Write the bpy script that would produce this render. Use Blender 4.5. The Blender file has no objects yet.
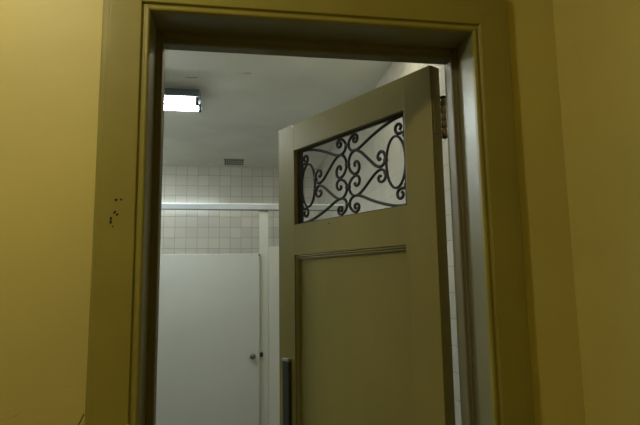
import bpy, bmesh, math, random
from mathutils import Vector, Matrix
random.seed(7)
scene = bpy.context.scene
C = scene.collection
PI = math.pi

# ------------------------------------------------------------------ helpers
def srgb(r, g, b):
    f = lambda c: (c/255/12.92) if c/255 <= .04045 else ((c/255+.055)/1.055)**2.4
    return (f(r), f(g), f(b), 1)

def link(o, parent=None):
    C.objects.link(o)
    if parent is not None:
        o.parent = parent
    return o

def tag(o, label=None, cat=None, group=None, kind=None):
    if label: o['label'] = label
    if cat: o['category'] = cat
    if group: o['group'] = group
    if kind: o['kind'] = kind
    return o

def empty(name, loc=(0, 0, 0), rz=0, parent=None):
    o = bpy.data.objects.new(name, None)
    o.empty_display_size = .1
    link(o, parent)
    o.location = loc
    o.rotation_euler = (0, 0, rz)
    return o

def obj(name, bm, mats, parent=None, bevel=0, smooth=False, segs=2):
    bmesh.ops.recalc_face_normals(bm, faces=bm.faces[:])
    me = bpy.data.meshes.new(name)
    bm.to_mesh(me); bm.free()
    if not isinstance(mats, (list, tuple)): mats = [mats]
    for m in mats: me.materials.append(m)
    if smooth:
        for p in me.polygons: p.use_smooth = True
    o = bpy.data.objects.new(name, me)
    link(o, parent)
    if bevel:
        md = o.modifiers.new('bevel', 'BEVEL')
        md.width = bevel; md.segments = segs; md.limit_method = 'ANGLE'; md.angle_limit = math.radians(35)
    return o

def box(bm, x0, x1, y0, y1, z0, z1, mi=0):
    vs = [bm.verts.new((x, y, z)) for x in (x0, x1) for y in (y0, y1) for z in (z0, z1)]
    for f in ((0,1,3,2), (4,6,7,5), (0,4,5,1), (2,3,7,6), (0,2,6,4), (1,5,7,3)):
        bm.faces.new([vs[i] for i in f]).material_index = mi

def BX(*a):
    bm = bmesh.new(); box(bm, *a); return bm

def cyl(bm, p0, p1, r, n=20, r1=None, mi=0, caps=True):
    p0, p1 = Vector(p0), Vector(p1); d = (p1-p0).normalized()
    a = d.orthogonal().normalized(); b = d.cross(a)
    r1 = r if r1 is None else r1
    A = [bm.verts.new(p0+(a*math.cos(t)+b*math.sin(t))*r) for t in (2*PI*i/n for i in range(n))]
    B = [bm.verts.new(p1+(a*math.cos(t)+b*math.sin(t))*r1) for t in (2*PI*i/n for i in range(n))]
    for i in range(n):
        f = bm.faces.new((A[i], A[(i+1) % n], B[(i+1) % n], B[i])); f.smooth = True; f.material_index = mi
    if caps:
        bm.faces.new(A[::-1]).material_index = mi; bm.faces.new(B).material_index = mi

def loft(bm, rings, close_ends=True, mi=0, smooth=False):
    R = [[bm.verts.new(p) for p in r] for r in rings]
    n = len(R[0])
    for a, b in zip(R, R[1:]):
        for i in range(n):
            f = bm.faces.new((a[i], a[(i+1) % n], b[(i+1) % n], b[i])); f.smooth = smooth; f.material_index = mi
    if close_ends:
        bm.faces.new(R[0][::-1]).material_index = mi; bm.faces.new(R[-1]).material_index = mi

def lathe(bm, prof, c, axis, n=24, mi=0):
    """prof: (radius, offset along axis)"""
    axis = Vector(axis).normalized(); a = axis.orthogonal().normalized(); b = axis.cross(a); c = Vector(c)
    loft(bm, [[c+axis*h+(a*math.cos(t)+b*math.sin(t))*r for t in (2*PI*i/n for i in range(n))] for r, h in prof], mi=mi, smooth=True)

def blob(bm, pts, normal_y, mi):
    """thin irregular chip or crack, polygon in x,z on plane y facing -y"""
    v = [bm.verts.new((x, normal_y, z)) for x, z in pts]
    bm.faces.new(v).material_index = mi

# ------------------------------------------------------------------ materials
def nodemat(name):
    m = bpy.data.materials.new(name); m.use_nodes = True
    nt = m.node_tree; b = nt.nodes['Principled BSDF']
    return m, nt, b

def N(nt, t, **kw):
    n = nt.nodes.new(t)
    for k, v in kw.items():
        if hasattr(n, k): setattr(n, k, v)
        else: n.inputs[k].default_value = v
    return n

def paint(name, col, rough=.4, var=.06, scale=3, bump=.1, bscale=60, col2=None, metal=0, spec=.5, stretch=(1, 1, 1), bdist=.002):
    m, nt, b = nodemat(name); L = nt.links.new
    tc = N(nt, 'ShaderNodeTexCoord'); mp = N(nt, 'ShaderNodeMapping'); mp.inputs['Scale'].default_value = stretch
    L(tc.outputs['Object'], mp.inputs['Vector'])
    n1 = N(nt, 'ShaderNodeTexNoise', Scale=scale, Detail=5.0); L(mp.outputs[0], n1.inputs['Vector'])
    mix = N(nt, 'ShaderNodeMix', data_type='RGBA')
    c2 = col2 or tuple(min(1, c*(1-var*2.2)) for c in col[:3])+(1,)
    c1 = tuple(min(1, c*(1+var)) for c in col[:3])+(1,)
    mix.inputs[6].default_value = c1; mix.inputs[7].default_value = c2
    rp = N(nt, 'ShaderNodeMapRange'); rp.inputs[1].default_value = .35; rp.inputs[2].default_value = .7
    L(n1.outputs[0], rp.inputs[0]); L(rp.outputs[0], mix.inputs[0]); L(mix.outputs[2], b.inputs['Base Color'])
    n2 = N(nt, 'ShaderNodeTexNoise', Scale=bscale, Detail=3.0); L(mp.outputs[0], n2.inputs['Vector'])
    bp = N(nt, 'ShaderNodeBump', Strength=bump, Distance=bdist); L(n2.outputs[0], bp.inputs['Height']); L(bp.outputs[0], b.inputs['Normal'])
    rr = N(nt, 'ShaderNodeMapRange'); rr.inputs[3].default_value = max(.03, rough-.06); rr.inputs[4].default_value = min(1, rough+.08)
    L(n1.outputs[0], rr.inputs[0]); L(rr.outputs[0], b.inputs['Roughness'])
    b.inputs['Metallic'].default_value = metal
    b.inputs['Specular IOR Level'].default_value = spec
    return m

def tile_mat(name, ax_u, pitch_u, off_u, pitch_v, off_v, col, grout, rough=.18):
    """square glazed wall tile with thin recessed grout; u axis 0/1 (x/y), v = z"""
    m, nt, b = nodemat(name); L = nt.links.new
    g = N(nt, 'ShaderNodeNewGeometry'); sx = N(nt, 'ShaderNodeSeparateXYZ'); L(g.outputs['Position'], sx.inputs[0])
    def mth(op, a, bb=None, clamp=False):
        n = N(nt, 'ShaderNodeMath', operation=op); n.use_clamp = clamp
        for i, v in enumerate((a, bb)):
            if v is None: continue
            if isinstance(v, (int, float)): n.inputs[i].default_value = v
            else: L(v, n.inputs[i])
        return n.outputs[0]
    def cell(s, p, o):
        q = mth('DIVIDE', mth('SUBTRACT', s, o), p)
        d = mth('ABSOLUTE', mth('SUBTRACT', mth('FRACT', q), .5))      # .5 at the line
        return mth('MULTIPLY', mth('SUBTRACT', .5, d), p), mth('FLOOR', q)
    du, iu = cell(sx.outputs[ax_u], pitch_u, off_u); dv, iv = cell(sx.outputs[2], pitch_v, off_v)
    dmin = mth('MINIMUM', du, dv)
    line = N(nt, 'ShaderNodeMapRange'); line.inputs[1].default_value = .0012; line.inputs[2].default_value = .0032
    L(dmin, line.inputs[0])                                            # 0 in grout, 1 on the tile
    cx = N(nt, 'ShaderNodeCombineXYZ'); L(iu, cx.inputs[0]); L(iv, cx.inputs[1])
    wn = N(nt, 'ShaderNodeTexWhiteNoise'); wn.noise_dimensions = '2D'; L(cx.outputs[0], wn.inputs['Vector'])
    tn = N(nt, 'ShaderNodeMapRange'); tn.inputs[3].default_value = .93; tn.inputs[4].default_value = 1.04; L(wn.outputs['Value'], tn.inputs[0])
    vm = N(nt, 'ShaderNodeVectorMath', operation='SCALE'); vm.inputs[0].default_value = col[:3]; L(tn.outputs[0], vm.inputs['Scale'])
    mx = N(nt, 'ShaderNodeMix', data_type='RGBA'); mx.inputs[6].default_value = grout
    L(line.outputs[0], mx.inputs[0]); L(vm.outputs[0], mx.inputs[7]); L(mx.outputs[2], b.inputs['Base Color'])
    bp = N(nt, 'ShaderNodeBump', Strength=.5, Distance=.0015); L(line.outputs[0], bp.inputs['Height']); L(bp.outputs[0], b.inputs['Normal'])
    rr = N(nt, 'ShaderNodeMapRange'); rr.inputs[3].default_value = .8; rr.inputs[4].default_value = rough; L(line.outputs[0], rr.inputs[0]); L(rr.outputs[0], b.inputs['Roughness'])
    return m

def emis(name, col, s):
    m, nt, b = nodemat(name)
    b.inputs['Base Color'].default_value = (.8, .8, .8, 1)
    b.inputs['Emission Color'].default_value = col; b.inputs['Emission Strength'].default_value = s
    return m

M = {}
M['hall'] = paint('yellow wall paint', (.60, .53, .165, 1), rough=.5, var=.04, scale=1.6, bump=.22, bscale=22, bdist=.004)
M['hall_crack'] = paint('paint crack', (.10, .075, .02, 1), rough=.7)
M['olive'] = paint('olive gloss paint', (.290, .256, .052, 1), spec=.32, rough=.42, var=.04, scale=5, bump=.10, bscale=40)
M['door_olive'] = paint('olive door paint', (.280, .244, .064, 1), rough=.34, var=.05, scale=4, bump=.12, bscale=30, stretch=(1, 1, .35))
M['jamb_paint'] = paint('olive jamb paint', (.21, .205, .110, 1), spec=.7, rough=.34, var=.05, scale=4, bump=.12, bscale=30, stretch=(1, 1, .4))
M['stop'] = paint('door stop paint', (.17, .155, .085, 1), spec=.35, rough=.40, bump=.12, bscale=30, stretch=(1, 1, .4))
M['chip'] = paint('dark chipped spot', (.012, .010, .008, 1), rough=.8)
M['hole'] = paint('brown nail hole', (.04, .025, .01, 1), rough=.8)
M['iron'] = paint('wrought iron', (.018, .016, .014, 1), rough=.5, var=.1, bump=.2, bscale=120)
M['ceil'] = paint('ceiling plaster', (.82, .82, .76, 1), rough=.75, var=.04, scale=2.2, bump=.25, bscale=16, bdist=.004)
M['ceil_crack'] = paint('ceiling crack', (.25, .25, .22, 1), rough=.9)
M['ceil_smudge'] = paint('ceiling smudge', (.66, .66, .58, 1), rough=.9)
M['part'] = paint('partition enamel', (.60, .61, .56, 1), rough=.30, var=.02, scale=2, bump=.05, bscale=30)
M['post'] = paint('post enamel', (.64, .635, .56, 1), rough=.30, var=.02, scale=2, bump=.05, bscale=30)
M['rail'] = paint('headrail metal', (.46, .50, .52, 1), rough=.24, var=.03, metal=.3)
M['trim'] = paint('white chip and rail highlight', (.88, .90, .88, 1), rough=.3, var=.01)  # white of the bare door chips and of the headrail's painted highlight
M['rail_shade'] = paint('painted rail shade', (.10, .095, .08, 1), rough=.6)  # dark colour for the shade painted under the headrail
M['chrome'] = paint('dull chrome', (.30, .30, .30, 1), rough=.3, metal=1, var=.05)
M['black'] = paint('black latch', (.01, .01, .01, 1), rough=.5)
M['hinge'] = paint('brassy hinge', (.30, .22, .09, 1), rough=.38, metal=.4, var=.15, scale=40)
M['hinge_dark'] = paint('dark hinge tip', (.03, .028, .022, 1), rough=.4, metal=.4)
M['plate'] = paint('dark pull bar', (.045, .046, .036, 1), rough=.35, metal=.2, var=.08, scale=12)
M['plate_cap'] = paint('worn steel cap', (.42, .43, .42, 1), rough=.3, metal=.9, var=.1)
M['vent'] = paint('vent enamel', (.60, .58, .50, 1), rough=.5)
M['vent_dark'] = paint('vent cavity', (.02, .02, .018, 1), rough=.9)
M['housing'] = paint('lamp housing enamel', (.17, .22, .27, 1), rough=.4)
M['socket'] = paint('lamp socket', (.25, .27, .27, 1), rough=.5)
M['floor'] = tile_mat('floor tile', 0, .2, 0, .2, 0, (.70, .69, .63), (.25, .25, .22, 1), .3)
M['hall_floor'] = paint('hall floor vinyl', (.12, .095, .06, 1), rough=.35)
M['hall_ceil'] = paint('hall ceiling paint', (.75, .70, .52, 1), rough=.8)
TILE = (.61, .59, .52); GROUT = (.31, .29, .24, 1)
M['tile_back'] = tile_mat('back wall tile', 0, .119, -.651, .1165, 2.677, TILE, GROUT)
M['tile_right'] = tile_mat('right wall tile', 1, .1125, .03, .1125, 1.747, TILE, GROUT)
M['tube'] = emis('fluorescent tube', (.89, .97, .93, 1), 48.0)
M['tube_fill'] = emis('warm fill tube', (1.0, .92, .68, 1), 13.5)  # weak warm emission for the added fill fixture
M['bulb'] = emis('warm hall lamp glass', (1.0, .875, .575, 1), 123.0)

# ------------------------------------------------------------------ dimensions
CEIL = 2.777
XL, XR, ZH = -.2234, .671, 2.167          # clear doorway between the jambs
YW, YB = .02, .222                         # hall face and washroom face of the door wall
XRW, XHR = .93, .9385                      # right wall of the washroom / of the hall
XLW, YBK = -3.1, 4.56
HALLL, HALLB = -2.3, -3.2
CW = .112                                  # casing width

# ------------------------------------------------------------------ shell
def struct(name, bm, m, label, cat, **k):
    return tag(obj(name, bm, m, None, **k), label, cat, kind='structure')

# door wall (yellow hall side, tiled washroom side) with the doorway cut out, 3 solid pieces in one mesh
bm = bmesh.new()
JO = .022
def wall_piece(x0, x1, z0, z1):
    box(bm, x0, x1, YW, YB-.004, z0, z1, 0)
    box(bm, x0, x1, YB-.004, YB, z0, z1, 2)
wall_piece(HALLL, XL-JO, 0, CEIL); wall_piece(XR+JO, XHR+.1, 0, CEIL); wall_piece(XL-JO, XR+JO, ZH+JO, CEIL)
def crack(pts, w, y, mi):                  # a thin crack following pts (x,z)
    for (a, b) in zip(pts, pts[1:]):
        dx, dz = b[0]-a[0], b[1]-a[1]; l = math.hypot(dx, dz); nx, nz = -dz/l*w, dx/l*w
        blob(bm, [(a[0]-nx*.5, a[1]-nz*.5), (b[0]-nx*.35, b[1]-nz*.35), (b[0]+nx*.35, b[1]+nz*.35), (a[0]+nx*.5, a[1]+nz*.5)], y, mi)
crack([(-.346, 1.158), (-.351, 1.150), (-.353, 1.143), (-.359, 1.134)], .0035, YW-.0004, 1)
for (a, b, rr) in (((-.545, 1.150), (-.500, 1.160), .0016), ((-.500, 1.160), (-.470, 1.178), .0014), ((-.385, 1.262), (-.360, 1.263), .0012), ((-.400, 1.222), (-.350, 1.224), .0012)):
    cyl(bm, (a[0], YW+rr*.35, a[1]), (b[0], YW+rr*.35, b[1]), rr, 8, rr*.5)     # sags in the old paint
struct('wall_front', bm, [M['hall'], M['hall_crack'], M['tile_back']], 'yellow painted wall around the olive doorway', 'wall')

# raised ripples of old paint beside the casing
bm = BX(XHR, XHR+.1, HALLB, YW, 0, CEIL); struct('wall_right', bm, M['hall'], 'yellow-brown side wall at the right edge of the hall', 'wall')
bm = BX(HALLL-.1, HALLL, HALLB, YW, 0, CEIL); struct('wall_left', bm, M['hall'], 'yellow side wall at the far left of the hall', 'wall')
bm = BX(HALLL, XHR, HALLB-.1, HALLB, 0, CEIL); struct('wall_back', bm, M['hall'], 'yellow hall wall behind the viewer', 'wall')
bm = BX(HALLL, XHR, HALLB, YW, -.05, 0); struct('floor_hall', bm, M['hall_floor'], 'brown floor of the hall', 'floor')
bm = BX(HALLL, XHR, HALLB, YW, CEIL, CEIL+.05); struct('ceiling_hall', bm, M['hall_ceil'], 'cream ceiling of the hall', 'ceiling')
bm = BX(XLW, XRW, YW+.001, YBK, -.05, 0); struct('floor', bm, M['floor'], 'tiled washroom floor', 'floor')
bm = BX(XLW-.1, XRW+.1, YBK, YBK+.1, 0, CEIL); struct('wall_washroom_back', bm, M['tile_back'], 'square-tiled cream wall above the toilet stall', 'wall')
bm = BX(XRW, XRW+.1, YB, YBK, 0, CEIL); struct('wall_washroom_right', bm, M['tile_right'], 'square-tiled side wall seen beyond the open door', 'wall')
bm = BX(XLW-.1, XLW, YB, YBK, 0, CEIL); struct('wall_washroom_left', bm, M['tile_right'], 'tiled side wall hidden left of the doorway', 'wall')
# washroom ceiling with its hairline cracks
bm = bmesh.new(); box(bm, XLW, XRW, YB, YBK, CEIL, CEIL+.05)
def cmark(pts, mi, z=CEIL-.0005):
    bm.faces.new([bm.verts.new((x, y, z)) for x, y in pts]).material_index = mi
def ccrack(pts, w, mi=1):
    for i, (a, b) in enumerate(zip(pts, pts[1:])):
        dx, dy = b[0]-a[0], b[1]-a[1]; l = math.hypot(dx, dy); nx, ny = -dy/l*w/2, dx/l*w/2
        cmark([(a[0]-nx, a[1]-ny), (b[0]-nx, b[1]-ny), (b[0]+nx, b[1]+ny), (a[0]+nx, a[1]+ny)], mi)
ccrack([(-.325, 1.975), (-.295, 1.983), (-.268, 1.977), (-.247, 1.974)], .010)
ccrack([(-.244, 1.972), (-.232, 1.90), (-.222, 1.845)], .005, 2)
ccrack([(.045, 1.866), (.070, 1.861), (.092, 1.862)], .009)
ccrack([(.0, 1.864), (.045, 1.866)], .004, 2)
struct('ceiling', bm, [M['ceil'], M['ceil_crack'], M['ceil_smudge']], 'off-white plaster washroom ceiling with hairline cracks', 'ceiling')

# ------------------------------------------------------------------ door frame
frame = empty('trim_1', ((XL+XR)/2, 0, 0)); fx = (XL+XR)/2
tag(frame, 'olive painted door frame with mitred casing around the doorway', 'door frame', kind='structure')
# profile: distance outward from the inner edge, y of the face
def prof(cw):
    return [(0, YW), (0, .0085), (.0020, .0050), (.0055, .0035), (.0095, .0045), (.0115, .0072), (.0170, .0075), (.0180, .0065), (.0208, .0008), (.0225, 0),
            (cw-.0210, 0), (cw-.0185, .0004), (cw-.0165, .0002), (cw-.0140, .0008), (cw-.0060, .0012), (cw-.0015, .0024), (cw, .0050), (cw, YW)]
PROF_L, PROF_R, PROF = prof(.1175), prof(.1105), prof(.114)
def leg(side):
    bm = bmesh.new(); xi = (XL if side < 0 else XR)-fx; PROF = PROF_L if side < 0 else PROF_R; PH = [w for w, y in prof(.114)]
    loft(bm, [[(xi+side*w, y, 0) for w, y in PROF], [(xi+side*w, y, ZH+h) for (w, y), h in zip(PROF, PH)]])
    if side < 0:
        # dark chips in the paint
        def chip(x, z, rx, rz, a=0):
            n = 9; p = []
            for i in range(n):
                t = 2*PI*i/n; k = random.uniform(.75, 1.15); ex, ez = rx*k*math.cos(t), rz*k*math.sin(t)
                p.append((x-fx+ex*math.cos(a)-ez*math.sin(a), z+ex*math.sin(a)+ez*math.cos(a)))
            blob(bm, p, -.0005, 1)
        chip(-.2888, 1.6632, .0042, .0042); chip(-.2773, 1.6645, .0032, .0028)
        chip(-.2911, 1.6325, .0050, .0032, .9); chip(-.2850, 1.6270, .0042, .0030, .6)
        chip(-.2993, 1.6175, .0030, .0048); chip(-.2997, 1.6085, .0032, .0050); chip(-.2945, 1.5977, .0020, .0024)
    return obj('side_casing', bm, [M['olive'], M['chip']], frame)
leg(-1); leg(1)
bm = bmesh.new()
loft(bm, [[(XL-fx-w+.0007, y, ZH+h) for (w, y), (h, _) in zip(PROF_L, PROF)], [(XR-fx+w-.0007, y, ZH+h) for (w, y), (h, _) in zip(PROF_R, PROF)]])
obj('head_casing', bm, M['olive'], frame)
JT = .02
obj('side_jamb', BX(XL-fx-JT, XL-fx, YW, YB, 0, ZH), M['jamb_paint'], frame, bevel=.001)
obj('side_jamb', BX(XR-fx, XR-fx+JT, YW, YB, 0, ZH), M['jamb_paint'], frame, bevel=.001)
obj('head_jamb', BX(XL-fx-JT, XR-fx+JT, YW, YB, ZH, ZH+JT), M['jamb_paint'], frame, bevel=.001)
SY0, SY1, SP, SZ = .118, .165, .020, 2.133
def stop_leg(x0, s):
    # stop with a small ovolo on the hall side
    P = [(0, SY0), (SP*.35, SY0), (SP*.45, SY0+.003), (SP*.9, SY0+.003), (SP, SY0+.008), (SP, SY1), (0, SY1)]
    bm = bmesh.new(); loft(bm, [[(x0-fx+s*a, y, 0) for a, y in P], [(x0-fx+s*a, y, ZH) for a, y in P]])
    return obj('door_stop', bm, M['stop'], frame)
stop_leg(XL, 1); stop_leg(XR, -1)
P = [(0, SY0), (.014, SY0), (.017, SY0+.005), (.031, SY0+.005), (ZH-SZ, SY0+.010), (ZH-SZ, SY1), (0, SY1)]
bm = bmesh.new(); loft(bm, [[(XL+SP-fx, y, ZH-a) for a, y in P], [(XR-SP-fx, y, ZH-a) for a, y in P]])
obj('head_stop', bm, M['stop'], frame)

# ------------------------------------------------------------------ the open door
TH = .489; T = .045
DK = 1.045                                     # true size of the drawn door
door = empty('door_1', (.6186, .217, 0), PI/2+TH)
tag(door, 'olive panelled door with a black scrolled iron grille, standing ajar into the washroom', 'door', kind='structure')
DW, DT, DB = .867, 2.123, .075
OL, OR_, OB, OT = .117, .750, 1.697, 2.010      # grille opening
PB, PT_ = .26, 1.572                             # panel opening
def dm(): return bmesh.new()
obj('stile', BX(0, OL, -T, 0, DB, DT), M['door_olive'], door, bevel=.0015)
bm = dm(); box(bm, OR_, DW, -T, 0, DB, DT+.003)
for (x, z, rx, rz) in ((.757, 2.117, .005, .004), (.765, 2.121, .004, .003), (.753, 2.016, .004, .003), (.861, 2.119, .003, .004)):   # bare chips at the corners
    bm.faces.new([bm.verts.new((x+rx*math.cos(t)*random.uniform(.7, 1.1), .0002, z+rz*math.sin(t))) for t in (2*PI*i/7 for i in range(7))]).material_index = 1
obj('stile', bm, [M['door_olive'], M['trim']], door)
obj('top_rail', BX(OL, OR_, -T, -.0003, OT, DT), M['door_olive'], door, bevel=.0010)
bm = dm(); box(bm, OL, OR_, -T, -.0003, PT_, OB)
bm.faces.new([bm.verts.new((.5185+.0042*math.cos(t), -.0001, 1.679+.003*math.sin(t))) for t in (2*PI*i/8 for i in range(8))]).material_index = 1
for (x, z) in ((.485, 1.578),):
    bm.faces.new([bm.verts.new((x+.004*math.cos(t), -.0001, z+.0015*math.sin(t))) for t in (2*PI*i/8 for i in range(8))]).material_index = 1
obj('middle_rail', bm, [M['door_olive'], M['hole']], door)
obj('bottom_rail', BX(OL, OR_, -T, -.0003, DB, PB), M['door_olive'], door, bevel=.001)
obj('panel', BX(OL+.010, OR_-.006, -T+.014, -.014, PB, PT_), M['door_olive'], door)
# bead moulding round the panel, swept and mitred
MP = [(0, -.0001), (.0003, -.0130), (.0036, -.0130), (.0040, -.0012), (.0060, -.0006), (.0080, -.0012), (.0084, -.0140), (.0118, -.0140), (.0122, -.0024),
      (.0140, -.0018), (.0162, -.0024), (.0166, -.0160), (.0196, -.0160), (.0200, -.0135), (.0225, -.0135), (.0225, -.0200), (0, -.0200)]
x0, x1, z0, z1 = OL+.010, OR_-.006, PB, PT_
bm = dm()
def ring(cx, cz, sx, sz): return [(cx+sx*w, y, cz+sz*w) for w, y in MP]
rs = [ring(x0, z0, 0, 1), ring(x1, z0, -1, 1), ring(x1, z1, -1, -1), ring(x0, z1, 0, -1)]
loft(bm, rs)
obj('panel_moulding', bm, M['door_olive'], door)
obj('stile_fillet', BX(OL, x0, -T, -.0003, PB, PT_), M['door_olive'], door)

# iron grille: outer bars plus mirrored scrolls, one swept bar per scroll
GY = -.024
grille = obj('grille', (lambda b: (box(b, OL, OL+.022, GY-.006, GY+.006, OB, OT), box(b, OR_-.027, OR_, GY-.006, GY+.006, OB, OT),
              box(b, OL+.022, OR_-.027, GY-.006, GY+.006, OB, OB+.006), box(b, OL+.022, OR_-.027, GY-.006, GY+.006, OT-.006, OT), b)[-1])(dm()), M['iron'], door, bevel=.001)
tag(grille, 'black wrought iron scroll grille')
ca, cb = .4315, 1.8535
def smoothpath(pts, sub=8):
    P = [Vector(p) for p in pts]; P = [2*P[0]-P[1]]+P+[2*P[-1]-P[-2]]; out = []
    for i in range(1, len(P)-2):
        a, b, c, d = P[i-1:i+3]
        for k in range(sub):
            t = k/sub
            out.append(.5*((2*b)+(c-a)*t+(2*a-5*b+4*c-d)*t*t+(3*b-a-3*c+d)*t**3))
    out.append(P[-2]); return out
def warp(b): return b-.008*max(0, 1-abs(b)/.088)      # the hand-bent middle sits a little low
def bar(name, pts, sa, sb, w=.0056, dpt=.0052, tip=.95):
    path = smoothpath(pts); n = len(path); rings = []
    for i, p in enumerate(path):
        tg = (path[min(i+1, n-1)]-path[max(i-1, 0)]).normalized(); nr = Vector((-tg[1], tg[0]))
        k = min(1, tip+(1-tip)*min(i, n-1-i)/4)
        r = []
        for j in range(8):
            t = 2*PI*(j+.5)/8; q = p+nr*w*k*math.cos(t)*1.05
            r.append((ca+sa*q[0], GY+dpt*math.sin(t), cb+warp(sb*q[1])))
        rings.append(r)
    bm = dm(); loft(bm, rings, smooth=True)
    return obj(name, bm, M['iron'], grille)
# hooks in (a,b): a from the centre outwards, b from the middle upwards
scrollA = [(.046, .128), (.041, .131), (.036, .127), (.037, .119), (.046, .115), (.056, .119), (.059, .130), (.053, .140), (.041, .144), (.027, .139), (.013, .127), (.008, .112), (.013, .097), (.026, .087), (.042, .084), (.060, .086), (.085, .095), (.125, .112), (.170, .128), (.215, .141), (.255, .149), (.292, .151)]
scrollB = [(.042, .030), (.039, .037), (.045, .044), (.056, .043), (.064, .033), (.065, .019), (.056, .007), (.042, .004), (.026, .010), (.012, .024), (.006, .042), (.010, .061), (.023, .077), (.042, .084),
           (.060, .080), (.080, .069), (.102, .052), (.125, .033), (.148, .015), (.170, .006), (.186, .008), (.197, .019), (.199, .035), (.192, .048), (.179, .053), (.167, .048), (.163, .037), (.169, .029), (.177, .031)]
curlO = [(.288, .078), (.290, .090), (.281, .094), (.270, .093), (.259, .097), (.252, .107), (.254, .119), (.264, .126), (.275, .122), (.278, .112), (.272, .105)]
for sa in (-1, 1):
    for sb in (1, -1):
        bar('scroll', scrollA, sa, sb)
        bar('scroll', scrollB, sa, sb)
        bar('scroll', curlO, sa, sb)
for sa in (-1, 1):
    ov = [(.2490+.0450*math.cos(t), .0885*math.sin(t)) for t in (2*PI*i/24 for i in range(24))]
    bm = dm(); path = [Vector(p) for p in ov]; n = len(path); rings = []
    for i in range(n+1):
        p = path[i % n]; tg = (path[(i+1) % n]-path[(i-1) % n]).normalized(); nr = Vector((-tg[1], tg[0]))
        rings.append([(ca+sa*(p+nr*.0050*math.cos(t))[0], GY+.005*math.sin(t), cb+(p+nr*.0050*math.cos(t))[1]) for t in (2*PI*(j+.5)/8 for j in range(8))])
    loft(bm, rings, close_ends=False, smooth=True); bmesh.ops.remove_doubles(bm, verts=bm.verts[:], dist=1e-6)
    obj('oval_ring', bm, M['iron'], grille)
for (a, b) in ((0, .043), (0, -.043), (0, .111), (0, -.111), (.201, .022), (.201, -.022), (-.201, .022), (-.201, -.022), (0.0, 0.0)):
    if (a, b) == (0.0, 0.0): continue
    w = .0105 if a == 0 else .0075
    obj('collar', BX(ca+a-w, ca+a+w, GY-.0065, GY+.0065, cb+warp(b)-.005, cb+warp(b)+.005), M['iron'], grille, bevel=.0015)

# pull bar on the latch stile
hd = obj('pull_bar', BX(.776, .822, .0002, .016, .58, 1.150), M['plate'], door, bevel=.004, segs=3); tag(hd, 'dark metal pull bar')
obj('end_cap', BX(.774, .824, .0002, .018, 1.146, 1.158), M['plate_cap'], hd, bevel=.003)
obj('end_cap', BX(.774, .824, .0002, .018, .574, .586), M['plate_cap'], hd, bevel=.003)

# hinges: knuckled barrel in the gap behind the stop, leaf on the door edge
def to_local(wx, wy):
    dx, dy = wx-.592, wy-.15; u = (-math.sin(TH), math.cos(TH)); n = (-math.cos(TH), -math.sin(TH))
    return dx*u[0]+dy*u[1], dx*n[0]+dy*n[1]
hx, hy = to_local(.6445, .182)
for zc in (1.967, .30):
    bm = dm()
    for k in range(5):
        za = zc-.060+k*.024
        lathe(bm, [(.0072, 0), (.0094, .0015), (.0094, .0215), (.0072, .023)], (hx, hy, za), (0, 0, 1), 18)
    cyl(bm, (hx, hy, zc-.060), (hx, hy, zc+.060), .0062, 14)
    h = obj('hinge', bm, M['hinge'], door); tag(h, 'brownish metal butt hinge')
    bm = dm()
    for s in (1, -1):
        lathe(bm, [(.0045, 0), (.0108, .002*s), (.0108, .006*s), (.006, .009*s), (.002, .010*s)], (hx, hy, zc+s*.0605), (0, 0, 1), 16)
    obj('finial', bm, M['hinge_dark'], h)
    bm = dm(); box(bm, -.0022, -.0002, -T+.004, hy+.002 if hy > -T else -.010, zc-.06, zc+.06)
    obj('leaf', bm, M['door_olive'], h); bm = dm()
    box(bm, min(hx, -.0005), max(hx, -.0005), hy-.0012, hy+.0012, zc-.058, zc+.058)
    obj('leaf', bm, M['hinge'], h)

seen = set()
def true_size(o):
    for c in [c for c in bpy.data.objects if c.parent == o]:
        if c.type == 'MESH' and c.data.name not in seen:
            seen.add(c.data.name)
            c.data.transform(Matrix.Translation((0, 0, 1.45*(1-DK))) @ Matrix.Scale(DK, 4))
        true_size(c)
true_size(door)

# ------------------------------------------------------------------ toilet partition
YP = 3.06
part = empty('toilet_partition', (-.1, YP, 0))
tag(part, 'off-white toilet partition with headrail, narrow post and closed stall door', 'toilet partition')
def PBX(x0, x1, y0, y1, z0, z1): return BX(x0+.1, x1+.1, y0-YP, y1-YP, z0, z1)
# headrail: rounded channel
bm = dm(); n = 6
pr = [(.046, 2.079), (0, 2.079), (0, 2.119), (.0032, 2.1325), (.046, 2.1325)]
loft(bm, [[(XLW+.003+.1, y, z) for y, z in pr], [(XRW-.003+.1, y, z) for y, z in pr]])
obj('headrail', bm, M['rail'], part, bevel=.0008)
def post(x0, x1):
    p = obj('post', PBX(x0, x1, YP+.022, YP+.044, 0.0, 2.079), M['post'], part, bevel=.004, segs=3); return p
obj('edge_highlight', PBX(XLW+.003, XRW-.003, YP-.004, YP+.006, 2.1215, 2.1345), M['trim'], part, bevel=.003, segs=3)  # white strip paints the bright highlight along the rail's top edge
obj('underside_shade', PBX(XLW+.003, XRW-.003, YP-.0012, YP+.004, 2.0768, 2.0835), M['rail_shade'], part)  # dark strip paints the shade on the rail's underside
post(.200, .2735); post(-.800, -.725)
sd = obj('stall_door', PBX(-.722, .196, YP-.010, YP+.018, .30, 1.7123), M['part'], part, bevel=.005, segs=3)
tag(sd, 'wide flat off-white stall door')
bm = dm(); lathe(bm, [(.008, 0), (.008, .010), (.018, .014), (.0245, .022), (.0230, .031), (.013, .036), (.001, .037)], (.1446+.1, -.010, .892), (0, -1, 0), 24)
obj('knob', bm, M['chrome'], sd)
bm = dm(); box(bm, .204+.1, .228+.1, -.004, .024, .882, .914); cyl(bm, (.2145+.1, -.010, .8975), (.2145+.1, .0, .8975), .007, 12)
obj('latch_keeper', bm, M['black'], part, bevel=.001)
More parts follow.
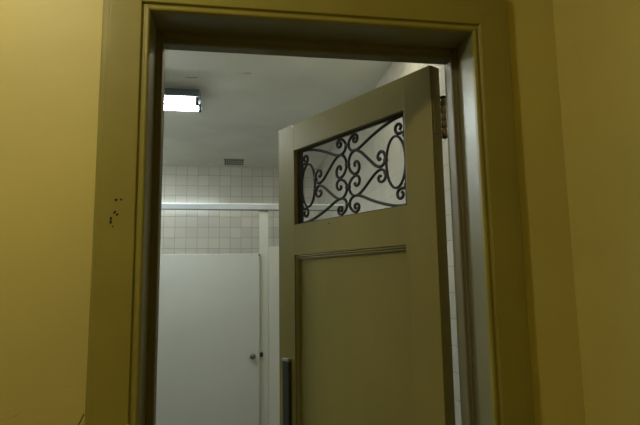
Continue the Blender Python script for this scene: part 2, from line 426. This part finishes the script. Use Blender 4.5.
bm = dm(); box(bm, .188+.1, .206+.1, -.013, .006, 1.698, 1.709); cyl(bm, (.197+.1, -.006, 1.69), (.197+.1, -.006, 1.712), .004, 10)
obj('door_pivot', bm, M['chrome'], part)
bm = dm(); box(bm, .258+.1, .2725+.1, .012, .024, 1.10, 1.16); obj('bracket', bm, M['post'], part, bevel=.001)
obj('front_panel', PBX(.2745, XRW-.004, YP-.004, YP+.020, .28, 1.772), M['post'], part, bevel=.006, segs=3)
obj('front_panel', PBX(XLW+.004, -.802, YP-.004, YP+.020, .28, 1.712), M['part'], part, bevel=.006, segs=3)
obj('side_panel', PBX(.226, .248, YP+.028, YBK-.003, .28, 1.68), M['part'], part, bevel=.004)

# ------------------------------------------------------------------ fluorescent ceiling light
lamp = empty('ceiling_light', (-.85, 2.26, CEIL))
tag(lamp, 'twin-tube fluorescent light glowing white on the washroom ceiling', 'ceiling light')
bm = dm(); L0, L1 = -.61, .605
pr = [(-.075, 0), (-.150, -.072), (-.146, -.076), (-.132, -.060), (.132, -.060), (.146, -.076), (.150, -.072), (.075, 0)]
loft(bm, [[(L0, y, z) for y, z in pr], [(L1, y, z) for y, z in pr]])
obj('housing', bm, M['housing'], lamp)
obj('gap_shade', BX(L0+.01, L1-.012, -.006, .012, -.089, -.058), M['plate'], lamp, bevel=.004)  # dark strip added so the gap between the tubes reads as shaded
for ty, e in ((-.066, -.006), (.073, .006)):
    t0, t1 = L0+.03, L1-.022+e
    bm = dm(); cyl(bm, (t0, ty, -.084), (t1, ty, -.084), .019, 24); tb = obj('tube', bm, M['tube'], lamp); tag(tb, 'glowing white fluorescent tube')
    for x in (t0-.008, t1+.008):
        bm = dm(); box(bm, x-.008, x+.008, ty-.020, ty+.020, -.106, -.058); obj('lamp_holder', bm, M['black'], lamp, bevel=.003)
bm = dm(); cyl(bm, (.25, -.128, -.040), (.25, -.112, -.040), .010, 12); obj('screw_cap', bm, M['plate_cap'], lamp)

tag(lamp, 'twin-tube fluorescent light seen glowing at the upper left of the doorway')
fill_left = lamp.copy(); C.objects.link(fill_left); fill_left.location = (-1.95, 3.85, CEIL)  # unseen copy of the fixture, added as fill for tiles and stalls
tag(fill_left, 'added twin-tube fill light over the stalls further left, unseen behind the door frame')
fill_door = lamp.copy(); C.objects.link(fill_door); fill_door.location = (.28, 1.08, CEIL)  # another unseen copy, added to brighten the ceiling and right-hand tiles
tag(fill_door, 'added twin-tube fill light above the open door, unseen over the door frame')
for root, chs in [(q, [c for c in bpy.data.objects if c.parent == lamp]) for q in (fill_left, fill_door)]:
    for ch in chs:
        c = ch.copy(); c.parent = root; C.objects.link(c)
        if root == fill_door and ch.name.startswith('tube'):
            c.data = c.data.copy(); c.data.materials[0] = M['tube_fill']; c['label'] = 'dim yellowish fluorescent tube'

# ------------------------------------------------------------------ ceiling vent
vent = empty('ceiling_vent', (-.02, 4.285, CEIL))
tag(vent, 'small grey rectangular vent grille on the washroom ceiling near the tiled wall', 'vent')
bm = dm(); W2, H2 = .108, .155
box(bm, -W2, W2, -H2, -H2+.016, -.010, 0); box(bm, -W2, W2, H2-.016, H2, -.010, 0); box(bm, -W2, -W2+.010, -H2+.016, H2-.016, -.010, 0); box(bm, W2-.010, W2, -H2+.016, H2-.016, -.010, 0)
obj('frame', bm, M['vent'], vent, bevel=.001)
obj('cavity', BX(-W2+.010, W2-.010, -H2+.016, H2-.016, -.002, -.0005), M['vent_dark'], vent)
bm = dm()
for i in range(1, 9):
    x = -W2+.010+(2*W2-.02)*i/9; box(bm, x-.0026, x+.0026, -H2+.016, H2-.016, -.008, -.003)
for j in (1, 2):
    y = -H2+.016+(2*H2-.032)*j/3; box(bm, -W2+.01, W2-.01, y-.006, y+.006, -.009, -.003)
obj('louvre_grid', bm, M['vent'], vent)

# ------------------------------------------------------------------ hall light (on the hall ceiling, above the picture)
HL = (-.82, -.88)
hl = empty('hall_light', (HL[0], HL[1], CEIL))
tag(hl, 'round warm glass light on the hall ceiling, above the photographed view', 'ceiling light')
bm = dm(); lathe(bm, [(.10, 0), (.10, -.018), (.085, -.025)], (0, 0, 0), (0, 0, 1), 32); obj('base', bm, M['plate_cap'], hl)
bm = dm(); lathe(bm, [(.085, -.026), (.092, -.045), (.085, -.07), (.06, -.09), (.03, -.099), (.004, -.101)], (0, 0, 0), (0, 0, 1), 32)
obj('glass_shade', bm, M['bulb'], hl)

# ------------------------------------------------------------------ world, camera, view
w = bpy.data.worlds.new('world'); scene.world = w; w.use_nodes = True
w.node_tree.nodes['Background'].inputs[0].default_value = (.01, .01, .01, 1)
cam = bpy.data.cameras.new('camera'); co = bpy.data.objects.new('camera', cam); C.objects.link(co); scene.camera = co
cam.sensor_width = 36; cam.sensor_fit = 'HORIZONTAL'; cam.lens = 528.02/640*36; cam.clip_start = .02
yaw, pitch, roll = .1602, .1362, .0144
cy, sy, cp, sp, cr, sr = math.cos(yaw), math.sin(yaw), math.cos(pitch), math.sin(pitch), math.cos(roll), math.sin(roll)
R = Matrix(((cy, sy, 0), (-sy, cy, 0), (0, 0, 1))) @ Matrix(((1, 0, 0), (0, cp, -sp), (0, sp, cp))) @ Matrix(((cr, 0, sr), (0, 1, 0), (-sr, 0, cr)))
B = Matrix((R.col[0], R.col[2], -R.col[1])).transposed().to_4x4()
co.matrix_world = Matrix.Translation((0, -1.34, 1.45)) @ B
vs = scene.view_settings
scene.display_settings.display_device = 'sRGB'
vs.view_transform = 'Standard'; vs.look = 'None'; vs.gamma = 1; vs.use_curve_mapping = False; vs.exposure = 0.0
scene.cycles.max_bounces = 10; scene.cycles.diffuse_bounces = 6
scene.cycles.use_denoising = True
